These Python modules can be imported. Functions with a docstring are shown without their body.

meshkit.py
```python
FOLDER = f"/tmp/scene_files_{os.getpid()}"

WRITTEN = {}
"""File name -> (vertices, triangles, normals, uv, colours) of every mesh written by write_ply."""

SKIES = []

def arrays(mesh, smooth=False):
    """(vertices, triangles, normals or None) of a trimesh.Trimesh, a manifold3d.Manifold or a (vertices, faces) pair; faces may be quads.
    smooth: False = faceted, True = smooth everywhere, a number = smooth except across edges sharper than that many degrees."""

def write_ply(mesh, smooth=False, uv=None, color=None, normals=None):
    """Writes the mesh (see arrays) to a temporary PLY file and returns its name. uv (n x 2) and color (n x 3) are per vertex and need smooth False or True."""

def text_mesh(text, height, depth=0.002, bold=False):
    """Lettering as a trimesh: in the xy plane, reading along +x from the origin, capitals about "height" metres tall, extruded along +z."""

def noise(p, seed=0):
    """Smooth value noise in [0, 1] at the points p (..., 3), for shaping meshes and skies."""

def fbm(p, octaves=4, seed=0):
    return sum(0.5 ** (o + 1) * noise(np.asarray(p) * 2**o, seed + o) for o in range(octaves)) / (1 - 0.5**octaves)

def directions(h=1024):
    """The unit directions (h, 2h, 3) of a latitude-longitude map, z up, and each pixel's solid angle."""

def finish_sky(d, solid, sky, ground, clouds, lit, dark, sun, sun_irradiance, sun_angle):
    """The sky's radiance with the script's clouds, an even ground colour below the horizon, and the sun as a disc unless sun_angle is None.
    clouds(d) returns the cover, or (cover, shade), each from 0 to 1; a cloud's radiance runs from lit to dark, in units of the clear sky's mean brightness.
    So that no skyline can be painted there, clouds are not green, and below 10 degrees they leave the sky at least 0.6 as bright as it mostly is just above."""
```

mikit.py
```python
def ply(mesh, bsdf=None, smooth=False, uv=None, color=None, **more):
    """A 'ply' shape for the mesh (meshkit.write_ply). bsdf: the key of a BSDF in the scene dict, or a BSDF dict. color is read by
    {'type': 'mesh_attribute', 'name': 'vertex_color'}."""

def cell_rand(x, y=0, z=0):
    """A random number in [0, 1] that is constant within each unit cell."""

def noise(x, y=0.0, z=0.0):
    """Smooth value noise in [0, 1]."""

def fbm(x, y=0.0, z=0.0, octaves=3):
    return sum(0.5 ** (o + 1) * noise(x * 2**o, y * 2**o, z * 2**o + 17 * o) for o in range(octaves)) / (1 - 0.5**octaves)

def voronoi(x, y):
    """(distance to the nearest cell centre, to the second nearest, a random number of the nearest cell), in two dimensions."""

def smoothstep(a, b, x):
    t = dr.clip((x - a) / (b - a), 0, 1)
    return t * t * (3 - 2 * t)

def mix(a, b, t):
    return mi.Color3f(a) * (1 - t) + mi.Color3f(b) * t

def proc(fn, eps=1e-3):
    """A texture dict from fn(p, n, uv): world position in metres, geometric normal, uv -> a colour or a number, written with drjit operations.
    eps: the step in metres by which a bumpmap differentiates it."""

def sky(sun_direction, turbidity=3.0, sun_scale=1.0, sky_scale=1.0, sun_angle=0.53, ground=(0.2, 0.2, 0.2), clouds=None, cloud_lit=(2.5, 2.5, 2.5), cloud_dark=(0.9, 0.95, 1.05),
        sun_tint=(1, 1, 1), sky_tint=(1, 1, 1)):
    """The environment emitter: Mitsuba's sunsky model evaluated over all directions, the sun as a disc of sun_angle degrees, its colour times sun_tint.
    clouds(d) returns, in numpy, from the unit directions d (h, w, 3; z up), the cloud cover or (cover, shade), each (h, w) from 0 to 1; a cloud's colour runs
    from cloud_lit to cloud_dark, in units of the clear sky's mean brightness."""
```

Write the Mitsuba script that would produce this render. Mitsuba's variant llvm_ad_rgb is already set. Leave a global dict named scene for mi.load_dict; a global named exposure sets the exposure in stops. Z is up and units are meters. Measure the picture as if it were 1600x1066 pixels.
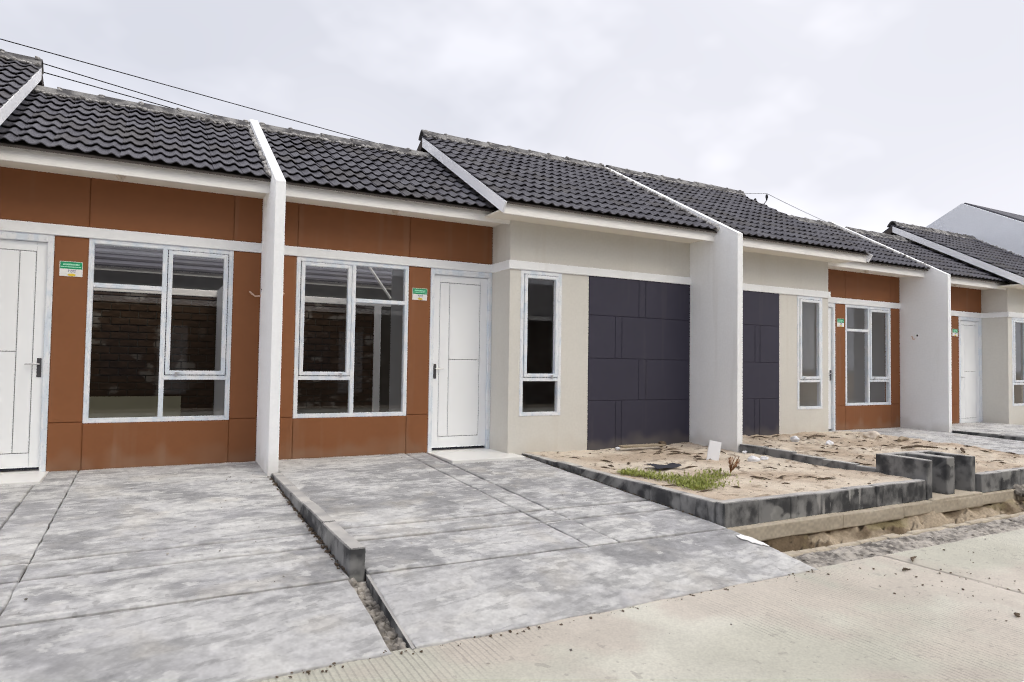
import math, random
import numpy as np, trimesh, manifold3d as m3
import drjit as dr, mitsuba as mi
import mikit, meshkit
from mikit import fbm, noise, smoothstep, mix, voronoi, cell_rand, proc
from shapely.geometry import Polygon, box as sbox

random.seed(7)
rng = np.random.default_rng(7)
T = mi.ScalarTransform4f
scene, labels = {'type': 'scene'}, {}

# ------------------------------------------------------------------ camera
CAM = np.array([-1.1057, -8.0872, 1.1262])
YAW, PITCH, ROLL, FPX = 0.49119, 0.03567, 0.01473, 1046.25
cy_, sy_, cp_, sp_ = math.cos(YAW), math.sin(YAW), math.cos(PITCH), math.sin(PITCH)
FWD = np.array([sy_ * cp_, cy_ * cp_, sp_]); RT = np.array([cy_, -sy_, 0.0]); UP = np.cross(RT, FWD)
UP2 = -math.sin(ROLL) * RT + math.cos(ROLL) * UP
scene['camera'] = {'type': 'perspective', 'fov': math.degrees(2 * math.atan(800 / FPX)), 'fov_axis': 'x',
                   'to_world': T().look_at(CAM.tolist(), (CAM + FWD).tolist(), UP2.tolist()),
                   'near_clip': 0.05, 'far_clip': 2000.0}

# ------------------------------------------------------------------ sky and light (thin bright overcast, soft sun high to the front right)
def clouds(d):
    q = d * np.array([3.4, 3.4, 5.0])
    n = meshkit.fbm(q * 1.4 + 3.0, 5, 11)
    n2 = meshkit.fbm(d * np.array([1.3, 1.3, 1.5]) + 9.0, 3, 5)
    puff = np.clip((n - 0.50) * 5.0, 0, 1)
    shade = np.clip(0.70 - (n2 - 0.5) * 1.2 - puff * 0.55, 0, 1)
    up = np.clip((d[..., 2] - 0.35) / 0.65, 0, 1); up = up * up * (3 - 2 * up)   # an overcast sky is brighter towards the zenith
    return np.clip(0.93 + (n2 - 0.5) * 0.5, 0.85, 1), 1 - np.clip(0.40 * (1 - shade) + 0.55 * up, 0, 1)
scene['sky'] = mikit.sky((0.36, -0.78, 0.70), turbidity=4.0, sun_scale=0.36, sun_angle=34, sun_tint=(0.90, 1.02, 1.17), clouds=clouds,
                         cloud_lit=(5.2, 5.12, 5.32), cloud_dark=(2.46, 2.49, 2.72), ground=(0.4, 0.38, 0.35))
exposure = 1.50

# ------------------------------------------------------------------ materials
def rgb(c): return {'type': 'rgb', 'value': list(c)}
def mat(name, color, rough=0.7, spec=0.3, bump=None, bump_scale=1.0, metallic=0.0):
    b = {'type': 'principled', 'base_color': color if isinstance(color, dict) else rgb(color),
         'roughness': rough, 'specular': spec, 'metallic': metallic}
    if bump is not None:
        b = {'type': 'bumpmap', 'arbitrary': bump, 'scale': bump_scale, 'bsdf': b}
    scene[name] = {'type': 'twosided', 'bsdf': b}

def wallpaint(c, amt=0.08, stain=(0.5, 0.45, 0.38), foot=0.25):
    def f(p, n, uv):
        v = fbm(p.x * 1.3 + p.y * 1.7, p.z * 0.9, p.y * 1.1, 4)
        fine = noise(p.x * 60 + p.y * 55, p.z * 60)
        k = 1.0 + (v - 0.5) * 2 * amt + (fine - 0.5) * 0.05
        base = mi.Color3f(*c) * k
        streak = fbm(p.x * 9 + p.y * 9, p.z * 0.7, 2.0, 3)
        d = smoothstep(0.60, 0.85, streak) * 0.26
        splash = smoothstep(0.22, -0.02, p.z + (noise(p.x * 7, p.y * 7 + 3, p.z * 5) - 0.5) * 0.22) * foot
        return mix(base, mi.Color3f(*stain), dr.minimum(d * 0.5 + splash, 0.8))
    return proc(f)
plaster_bump = proc(lambda p, n, uv: fbm(p.x * 25 + p.y * 21, p.z * 25, p.y * 9, 3) * 0.0028 + noise(p.x * 3 + p.y * 3, p.z * 3) * 0.004, eps=4e-3)
mat('brown_paint', wallpaint((0.226, 0.087, 0.034), 0.09, (0.30, 0.22, 0.16), 0.3), 0.62, 0.3, plaster_bump)
mat('cream_paint', wallpaint((0.63, 0.615, 0.57), 0.05), 0.75, 0.2, plaster_bump)
mat('white_paint', wallpaint((0.84, 0.855, 0.87), 0.03, (0.5, 0.47, 0.42), 0.4), 0.75, 0.2, plaster_bump)
mat('grey_paint', wallpaint((0.037, 0.035, 0.056), 0.10, (0.10, 0.09, 0.09), 0.9), 0.6, 0.3, plaster_bump)
mat('fascia_paint', (0.85, 0.84, 0.82), 0.6, 0.3)
mat('barge_paint', (0.86, 0.87, 0.90), 0.6, 0.3)
mat('gable_paint', wallpaint((0.80, 0.83, 0.88), 0.03, (0.5, 0.5, 0.5), 0.0), 0.75, 0.2)
mat('soffit_paint', (0.70, 0.66, 0.58), 0.8, 0.1)
mat('door_white', proc(lambda p, n, uv: mi.Color3f(0.82, 0.84, 0.86) * (1 + (fbm(p.x * 2, p.z * 1.2, p.y, 3) - 0.5) * 0.06)), 0.4, 0.45)
mat('door_gap', (0.30, 0.305, 0.31), 0.7, 0.1)
def film(p, n, uv):
    a = fbm(p.x * 22 + p.y * 22, p.z * 9, 1.0, 3)
    b = noise(p.x * 70 + p.y * 60, p.z * 55, 4.0)
    c = mix(mi.Color3f(0.75, 0.77, 0.80), mi.Color3f(0.64, 0.70, 0.77), smoothstep(0.42, 0.66, a))
    return mix(c, mi.Color3f(0.35, 0.40, 0.50), smoothstep(0.78, 0.9, b) * 0.32)
mat('frame_film', proc(film), 0.35, 0.5)
mat('gasket', (0.02, 0.022, 0.035), 0.6, 0.2)
scene['glass'] = {'type': 'thindielectric', 'int_ior': 1.52}
def tilefn(c, k):
    def f(p, n, uv):
        v = fbm(p.x * 5 + k, p.y * 5, p.z * 5, 4)
        g = noise(p.x * 130, p.y * 130, p.z * 130)
        base = mi.Color3f(*c) * (0.72 + 0.56 * v) * (0.86 + 0.28 * g)
        dust = smoothstep(0.58, 0.8, fbm(p.x * 2.1 + 5 * k, p.y * 2.1, p.z * 2, 3)) * 0.30
        return mix(base, mi.Color3f(0.125, 0.12, 0.115), dust)
    return proc(f)
mat('tile_dark', tilefn((0.066, 0.064, 0.078), 0.0), 0.55, 0.4)
mat('tile_mid', tilefn((0.078, 0.076, 0.091), 3.0), 0.52, 0.4)
mat('tile_warm', tilefn((0.073, 0.069, 0.075), 7.0), 0.58, 0.35)
mat('ridge_grey', proc(lambda p, n, uv: mix(mi.Color3f(0.09, 0.088, 0.092), mi.Color3f(0.27, 0.265, 0.26), smoothstep(0.35, 0.7, fbm(p.x * 7, p.y * 9, p.z * 9, 4)))), 0.8, 0.2)
mat('mortar', proc(lambda p, n, uv: mix(mi.Color3f(0.22, 0.21, 0.205), mi.Color3f(0.55, 0.54, 0.53), smoothstep(0.3, 0.7, fbm(p.x * 18, p.y * 18, p.z * 18, 3)))), 0.9, 0.1)
mat('roof_deck', (0.075, 0.065, 0.06), 0.8, 0.1)
mat('metal_dark', (0.09, 0.09, 0.10), 0.35, 0.5, metallic=0.6)
mat('metal_light', (0.55, 0.55, 0.56), 0.35, 0.5, metallic=0.8)

def conc(p, n, uv):
    w = fbm(p.x * 1.1, p.y * 1.1, 3.0, 3) * 2.2
    big = fbm(p.x * 0.9 + w, p.y * 1.3 + 7 + w, p.z, 5)
    mid = fbm(p.x * 3.0 + 11 + w, p.y * 4.6 - w, 1.0, 5)
    fine = fbm(p.x * 15, p.y * 26, 2.0, 3)
    grain = noise(p.x * 75, p.y * 75, 5.0)
    t = big * 0.30 + mid * 0.38 + fbm(p.x * 9 + 3, p.y * 15 + w, 5.0, 5) * 0.32
    c = mix(mi.Color3f(0.25, 0.249, 0.262), mi.Color3f(0.475, 0.473, 0.482), smoothstep(0.38, 0.56, t))
    c = mix(c, mi.Color3f(0.60, 0.597, 0.592), smoothstep(0.54, 0.66, fbm(p.x * 1.7 + 4 + w, p.y * 2.6 + 2, 6.0, 6)) * 0.6)
    c = mix(c, mi.Color3f(0.36, 0.358, 0.385), smoothstep(0.58, 0.70, fbm(p.x * 1.9 + 14, p.y * 2.3 + 2 + w, 3.0, 4)) * 0.4)
    blot = smoothstep(0.60, 0.70, fbm(p.x * 2.6 + 30 + w, p.y * 4.0 + 8, 4.0, 5))
    c = mix(c, mi.Color3f(0.19, 0.19, 0.20), blot * 0.45)
    scr = smoothstep(0.57, 0.68, fbm(p.x * 4.5 + p.y * 3, p.y * 19 - p.x * 4, 9.0, 5))
    c = mix(c, mi.Color3f(0.16, 0.16, 0.165), scr * 0.36)
    spot = smoothstep(0.83, 0.90, noise(p.x * 24, p.y * 24, 6.0)) * smoothstep(0.45, 0.65, noise(p.x * 2, p.y * 2, 8.0))
    c = mix(c, mi.Color3f(0.15, 0.145, 0.145), spot * 0.35)
    sand = smoothstep(0.58, 0.78, fbm(p.x * 3.3 + 50, p.y * 3.3, 7.0, 4)) * 0.28
    c = mix(c, mi.Color3f(0.50, 0.465, 0.41), sand)
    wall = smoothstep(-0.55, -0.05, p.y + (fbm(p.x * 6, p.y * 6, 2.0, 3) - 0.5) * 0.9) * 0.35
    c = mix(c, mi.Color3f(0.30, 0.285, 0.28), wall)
    micro = fbm(p.x * 21 + 2, p.y * 25, 3.0, 4)
    white = smoothstep(0.66, 0.76, fbm(p.x * 8 + 40, p.y * 12, 2.0, 5)) * 0.5
    c = mix(c * (0.74 + 0.52 * micro), mi.Color3f(0.64, 0.637, 0.63), white)
    c = mix(c, mi.Color3f(0.425, 0.424, 0.424), 0.15) * mi.Color3f(1.0, 1.0, 0.978)
    return c * (0.93 + 0.14 * grain) * 0.97
conc_bump = proc(lambda p, n, uv: fbm(p.x * 5, p.y * 18, 0.0, 4) * 0.010 + noise(p.x * 60, p.y * 60) * 0.0018, eps=5e-3)
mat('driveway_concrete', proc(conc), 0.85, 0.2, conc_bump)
mat('slab_base', (0.10, 0.096, 0.092), 0.9, 0.1)

def roadfn(p, n, uv):
    a = fbm(p.x * 0.55, p.y * 0.8, 1.0, 5)
    b = fbm(p.x * 3.1, p.y * 3.1, 2.0, 4)
    g = noise(p.x * 110, p.y * 110, 5.0)
    c = mix(mi.Color3f(0.45, 0.44, 0.375), mi.Color3f(0.555, 0.542, 0.475), smoothstep(0.35, 0.65, a))
    c = mix(c, mi.Color3f(0.46, 0.41, 0.36), smoothstep(0.50, 0.68, fbm(p.x * 1.4 + 20, p.y * 1.4, 4.0, 5)) * 0.7)
    c = c * (0.88 + 0.24 * b)
    worn = smoothstep(0.42, 0.58, fbm(p.x * 0.8 + 7, p.y * 1.3, 3.0, 4))
    x = p.x + (noise(p.x * 2, p.y * 2.0) - 0.5) * 0.012
    line = smoothstep(0.35, 0.95, dr.cos(x * (2 * math.pi / 0.032))) * (0.35 + 0.65 * noise(p.x * 31.25, p.y * 1.4, 8.0))
    c = c * (1 - 0.26 * line * worn)
    speck = smoothstep(0.86, 0.93, noise(p.x * 28, p.y * 28, 3.0)) * smoothstep(0.5, 0.7, noise(p.x * 1.5, p.y * 1.5, 9.0))
    return mix(c, mi.Color3f(0.2, 0.18, 0.16), speck * 0.3) * (0.92 + 0.16 * g)
def roadh(p, n, uv):
    worn = smoothstep(0.42, 0.58, fbm(p.x * 0.8 + 7, p.y * 1.3, 3.0, 4))
    x = p.x + (noise(p.x * 2, p.y * 2.0) - 0.5) * 0.012
    return dr.cos(x * (2 * math.pi / 0.032)) * 0.0013 * worn + fbm(p.x * 9, p.y * 9, 0.0, 3) * 0.005
mat('road_concrete', proc(roadfn), 0.85, 0.2, proc(roadh, eps=3e-3))

def kerbfn(p, n, uv):
    a = fbm(p.x * 2.3 + p.y * 2.3, p.z * 4, 3.0, 5)
    f = fbm(p.x * 11 + p.y * 11, p.z * 9, 8.0, 4)
    s = fbm(p.x * 13 + p.y * 13, p.z * 2.0, 6.0, 4)
    c = mix(mi.Color3f(0.050, 0.051, 0.054), mi.Color3f(0.20, 0.20, 0.20), smoothstep(0.36, 0.66, a * 0.45 + f * 0.55))
    where = dr.exp(-dr.square((p.x - 4.62) / 0.30)) * smoothstep(-3.9, -3.95, p.y) + smoothstep(0.62, 0.72, noise(p.x * 1.4 + 2, p.y * 1.4, 4.0)) * 0.35
    c = mix(c, mi.Color3f(0.40, 0.395, 0.385), smoothstep(0.56, 0.66, s) * where * 0.75)
    c = mix(c, mi.Color3f(0.30, 0.30, 0.29), smoothstep(0.62, 0.72, fbm(p.x * 4 + 9, p.y * 4 + p.z * 5, 1.0, 4)) * 0.6)
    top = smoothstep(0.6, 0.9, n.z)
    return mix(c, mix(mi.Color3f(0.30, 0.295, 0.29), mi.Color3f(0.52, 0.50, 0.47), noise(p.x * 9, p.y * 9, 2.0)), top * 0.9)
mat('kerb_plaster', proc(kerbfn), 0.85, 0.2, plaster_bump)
mat('beam_concrete', proc(lambda p, n, uv: mix(mi.Color3f(0.36, 0.31, 0.24), mi.Color3f(0.47, 0.42, 0.34), fbm(p.x * 5, p.y * 5, p.z * 9, 4)) * (0.85 + 0.3 * noise(p.x * 40, p.y * 40, p.z * 40))), 0.9, 0.1, plaster_bump)
def sandfn(p, n, uv):
    a = fbm(p.x * 1.6, p.y * 1.6, p.z * 2, 4)
    g = noise(p.x * 160, p.y * 160, p.z * 160)
    c = mix(mi.Color3f(0.41, 0.335, 0.26), mi.Color3f(0.54, 0.475, 0.39), smoothstep(0.3, 0.7, a))
    d = smoothstep(0.60, 0.72, fbm(p.x * 9 + 3, p.y * 12, 5.0, 4))
    c = mix(c, mi.Color3f(0.22, 0.165, 0.12), d * 0.65)
    return c * (0.82 + 0.36 * g)
mat('sand', proc(sandfn), 0.95, 0.05, proc(lambda p, n, uv: fbm(p.x * 14, p.y * 14, 0.0, 4) * 0.03, eps=5e-3))
def soilfn(p, n, uv):
    a = fbm(p.x * 3, p.y * 5, p.z * 5, 5)
    c = mix(mi.Color3f(0.14, 0.105, 0.07), mi.Color3f(0.42, 0.35, 0.265), smoothstep(0.34, 0.60, a))
    m = smoothstep(0.62, 0.72, fbm(p.x * 2.2 + 9, p.y * 3, p.z * 3, 4))
    return mix(c, mi.Color3f(0.28, 0.25, 0.13), m * 0.4) * (0.8 + 0.4 * noise(p.x * 60, p.y * 60, p.z * 60))
mat('soil', proc(soilfn), 0.95, 0.05)
mat('rubble_grey', proc(lambda p, n, uv: mix(mi.Color3f(0.125, 0.115, 0.105), mi.Color3f(0.42, 0.39, 0.35), smoothstep(0.32, 0.66, fbm(p.x * 8, p.y * 8, p.z * 8, 3) * 0.6 + fbm(p.x * 30, p.y * 30, p.z * 30, 2) * 0.4))), 0.95, 0.1)
mat('ground_earth', (0.36, 0.31, 0.25), 0.95, 0.05)
def brickfn(p, n, uv):
    a = fbm(p.x * 9, p.y * 9, p.z * 16, 3)
    c = mix(mi.Color3f(0.032, 0.022, 0.015), mi.Color3f(0.088, 0.054, 0.034), a)
    return mix(c, mi.Color3f(0.26, 0.24, 0.21), smoothstep(0.62, 0.75, fbm(p.x * 3, p.z * 5, 2.0, 4)) * 0.6)
mat('brick', proc(brickfn), 0.9, 0.1)
mat('brick_mortar', (0.075, 0.069, 0.058), 0.9, 0.1)
mat('room_grey', (0.34, 0.34, 0.335), 0.85, 0.1)
mat('yard_grey', (0.26, 0.26, 0.25), 0.9, 0.1)
mat('yard_light', (0.55, 0.54, 0.52), 0.8, 0.1)
mat('room_white', (0.88, 0.86, 0.82), 0.7, 0.2)
mat('tile_floor', (0.68, 0.68, 0.66), 0.3, 0.5)
mat('board_olive', (0.38, 0.36, 0.24), 0.8, 0.1)
mat('sign_green', (0.012, 0.30, 0.125), 0.4, 0.4)
mat('sign_white', (0.74, 0.74, 0.72), 0.4, 0.4)
mat('sign_mint', (0.42, 0.75, 0.58), 0.5, 0.3)
mat('sign_ink', (0.16, 0.17, 0.30), 0.5, 0.3)
mat('sign_yellow', (0.68, 0.50, 0.05), 0.5, 0.3)
mat('cable_black', (0.03, 0.03, 0.035), 0.6, 0.2)
mat('pipe_peach', (0.62, 0.44, 0.34), 0.5, 0.3)
mat('porcelain', (0.62, 0.55, 0.47), 0.4, 0.5)
mat('litter_white', (0.76, 0.77, 0.80), 0.7, 0.2)
mat('rag_black', (0.045, 0.045, 0.055), 0.85, 0.2)
mat('wood_grey', proc(lambda p, n, uv: mix(mi.Color3f(0.20, 0.155, 0.11), mi.Color3f(0.40, 0.34, 0.26), fbm(p.x * 5, p.y * 40, p.z * 40, 3))), 0.9, 0.1)
mat('wood_dark', proc(lambda p, n, uv: mix(mi.Color3f(0.055, 0.042, 0.032), mi.Color3f(0.17, 0.13, 0.095), fbm(p.x * 30, p.y * 30, p.z * 30, 3))), 0.9, 0.1)
mat('spill_white', proc(lambda p, n, uv: mi.Color3f(0.82, 0.81, 0.80) * (0.92 + 0.1 * noise(p.x * 40, p.y * 40))), 0.7, 0.2)
def leafmat(name, a, b):
    scene[name] = {'type': 'twosided', 'bsdf': {'type': 'principled', 'base_color': proc(lambda p, n, uv: mix(mi.Color3f(*a), mi.Color3f(*b), noise(p.x * 40, p.y * 40, p.z * 40))), 'roughness': 0.6, 'specular': 0.2}}
leafmat('grass_green', (0.15, 0.19, 0.035), (0.36, 0.38, 0.11))
leafmat('weed_brown', (0.20, 0.09, 0.045), (0.36, 0.20, 0.10))

# ------------------------------------------------------------------ mesh helpers
def bx(x0, x1, y0, y1, z0, z1, b=0.0):
    x0, x1 = min(x0, x1), max(x0, x1); y0, y1 = min(y0, y1), max(y0, y1); z0, z1 = min(z0, z1), max(z0, z1)
    if b <= 0:
        m = trimesh.creation.box((x1 - x0, y1 - y0, z1 - z0)); m.apply_translation(((x0 + x1) / 2, (y0 + y1) / 2, (z0 + z1) / 2)); return m
    b = min(b, 0.45 * min(x1 - x0, y1 - y0, z1 - z0))
    pts = []
    for X, sx in ((x0, 1), (x1, -1)):
        for Y, sy in ((y0, 1), (y1, -1)):
            for Z, sz in ((z0, 1), (z1, -1)):
                pts += [(X, Y + sy * b, Z + sz * b), (X + sx * b, Y, Z + sz * b), (X + sx * b, Y + sy * b, Z)]
    return trimesh.convex.convex_hull(np.array(pts))
def cat(*ms): return trimesh.util.concatenate([m for m in ms])
def prism_yz(poly, x0, x1):
    """polygon of (y, z) extruded from x0 to x1"""
    m = trimesh.creation.extrude_polygon(poly if hasattr(poly, 'exterior') else Polygon(poly), x1 - x0, engine='earcut')
    v = m.vertices.copy(); m.vertices = np.c_[v[:, 2] + x0, v[:, 0], v[:, 1]]; m.fix_normals(); return m
def prism_xz(poly, y0, y1):
    m = trimesh.creation.extrude_polygon(poly if hasattr(poly, 'exterior') else Polygon(poly), y1 - y0, engine='earcut')
    v = m.vertices.copy(); m.vertices = np.c_[v[:, 0], v[:, 2] + y0, v[:, 1]]; m.fix_normals(); return m
def tube(pts, r, sides=7):
    pts = np.asarray(pts, float); rr = np.broadcast_to(r, (len(pts),))
    t = np.gradient(pts, axis=0); t /= np.linalg.norm(t, axis=1, keepdims=True) + 1e-12
    a = np.cross(t, np.where(np.abs(t[:, 2:]) < 0.9, [0, 0, 1.0], [1.0, 0, 0])); a /= np.linalg.norm(a, axis=1, keepdims=True) + 1e-12
    b = np.cross(t, a); ang = np.arange(sides) * 2 * np.pi / sides
    v = pts[:, None] + rr[:, None, None] * (np.cos(ang)[None, :, None] * a[:, None] + np.sin(ang)[None, :, None] * b[:, None])
    n = len(pts); f = []
    for i in range(n - 1):
        for j in range(sides):
            k = (j + 1) % sides
            f += [[i * sides + j, i * sides + k, (i + 1) * sides + k], [i * sides + j, (i + 1) * sides + k, (i + 1) * sides + j]]
    v = v.reshape(-1, 3); c0, c1 = len(v), len(v) + 1; v = np.vstack([v, pts[0], pts[-1]])
    for j in range(sides):
        k = (j + 1) % sides
        f += [[c0, k, j], [c1, (n - 1) * sides + j, (n - 1) * sides + k]]
    m = trimesh.Trimesh(v, f, process=False); m.fix_normals(); return m
def grid(xs, ys, zf):
    X, Y = np.meshgrid(xs, ys, indexing='ij'); Z = zf(X, Y)
    n, k = len(xs), len(ys); i, j = np.meshgrid(np.arange(n - 1), np.arange(k - 1), indexing='ij')
    a = (i * k + j).ravel(); q = np.stack([a, a + k, a + k + 1, a + 1], 1)
    return trimesh.Trimesh(np.stack([X, Y, Z], -1).reshape(-1, 3), np.vstack([q[:, [0, 1, 2]], q[:, [0, 2, 3]]]), process=False)
def slab(x0, x1, y0, y1, zf, depth=0.07, step=0.09, edge=0.012, wob=0.006, seed=0):
    """a slab whose top follows zf, edges rounded and slightly uneven, sides down by depth"""
    x0, x1 = min(x0, x1), max(x0, x1); y0, y1 = min(y0, y1), max(y0, y1)
    xs = np.r_[x0, x0 + edge, np.linspace(x0 + edge, x1 - edge, max(2, int((x1 - x0) / step)))[1:-1], x1 - edge, x1]
    ys = np.r_[y0, y0 + edge, np.linspace(y0 + edge, y1 - edge, max(2, int((y1 - y0) / step)))[1:-1], y1 - edge, y1]
    g = grid(xs, ys, zf); v = g.vertices.copy(); n, k = len(xs), len(ys)
    ii = np.arange(n * k) // k; jj = np.arange(n * k) % k
    rim = (ii == 0) | (ii == n - 1) | (jj == 0) | (jj == k - 1)
    p = np.c_[v[:, :2] * 6, np.full(len(v), seed)]
    v[:, 2] += (meshkit.fbm(p, 3, 3) - 0.5) * 0.010 - rim * 0.008
    w = (meshkit.noise(np.c_[v[:, :2] * 9, np.full(len(v), seed + 0.5)], 2) - 0.5) * 2 * wob
    v[:, 0] += np.where((ii == 0) | (ii == n - 1), w, 0); v[:, 1] += np.where((jj == 0) | (jj == k - 1), w, 0)
    ring = [i * k for i in range(n)] + [(n - 1) * k + j for j in range(1, k)] + [i * k + k - 1 for i in range(n - 2, -1, -1)] + [j for j in range(k - 2, 0, -1)]
    base = len(v); low = v[ring].copy(); low[:, 2] -= depth; f = [list(x) for x in g.faces]; r = len(ring)
    for a in range(r):
        b = (a + 1) % r
        f += [[ring[a], base + a, base + b], [ring[a], base + b, ring[b]]]
    m = trimesh.Trimesh(np.vstack([v, low]), f, process=False); return m
def rock(c, r, seed, flat=0.7, sub=1):
    m = trimesh.creation.icosphere(subdivisions=sub, radius=1.0); v = m.vertices
    v = v * (0.62 + 0.76 * meshkit.noise(v * 1.4 + seed * 3.1, seed))[:, None]
    a = seed * 2.399; R = np.array([[math.cos(a), -math.sin(a), 0], [math.sin(a), math.cos(a), 0], [0, 0, 1]])
    m.vertices = (v * [1.15, 0.85, flat]) @ R.T * r + np.asarray(c); return m

used = {}
def numbered(name):
    n = used.get(name, 0); used[name] = n + 1
    return name if n == 0 else f'{name}_{n:03d}'
def put(name, mesh, bsdf, parent=None, smooth=False, **more):
    key = numbered((parent + '__' if parent else '') + name)
    scene[key] = mikit.ply(mesh, bsdf, smooth, **more); return key
def thing(name, label, category, group=None):
    key = numbered(name); labels[key] = {'label': label, 'category': category}
    if group: labels[key]['group'] = group
    return key
def lab(key, label=None, category=None, group=None, kind=None):
    d = labels.setdefault(key, {})
    for a, b in (('label', label), ('category', category), ('group', group), ('kind', kind)):
        if b: d[a] = b
    return key

# ------------------------------------------------------------------ levels measured from the photograph (metres; y = 0 is the brown wall)
WING, ZBT, ZBB, ZWB, ZSOF, ZEAVE = 0.52, 2.472, 2.363, 0.467, 2.985, 3.085
WL, WR, DL, XW, NL, NR, PL = 0.343, 1.722, 2.016, 2.90, 3.059, 3.683, 4.123
ROADZ, ROADY = -0.29, -4.86
TAN = 0.565
def d1(x, y): return 0.040 * y + 0 * x
def d2(x, y): return (0.036 + 0.0028 * x) * y
def apron(f):
    def g(x, y):
        z0 = f(x, np.full_like(np.asarray(y, float), -4.05)); t = np.clip((-4.05 - y) / 0.81, 0, 1)
        return z0 + (ROADZ + 0.012 - z0) * (0.75 * t + 0.25 * t * t)
    return g

# ------------------------------------------------------------------ ground, road
put('ground', grid(np.array([-300, -60, 0, 60, 300.]), np.array([-300, -60, 0, 60, 300.]), lambda X, Y: 0 * X - 0.9), 'ground_earth')
lab('ground', kind='structure')
lab('road', kind='structure')
road_edges = [-31.5, -25.6, -19.7, -13.8, -7.9, -2.0, 3.86, 9.8, 15.7, 21.6, 27.5, 33.4]
put('road', bx(-31.5, 33.4, -12.2, ROADY + 0.05, -0.8, ROADZ - 0.03), 'slab_base')
for a, b in zip(road_edges[:-1], road_edges[1:]):
    near = a > -9 and b < 17
    put('slab', slab(a + 0.009, b - 0.009, -12.2, ROADY, lambda X, Y: ROADZ + 0.004 * np.sin(X * 0.8) + (meshkit.noise(np.stack([X * 14, X * 0 + 2, X * 0], -1), 4) - 0.5) * 0.0, 0.2,
                     0.16 if near else 0.6, 0.006, 0.010, a), 'road_concrete', 'road', 40)

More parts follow.
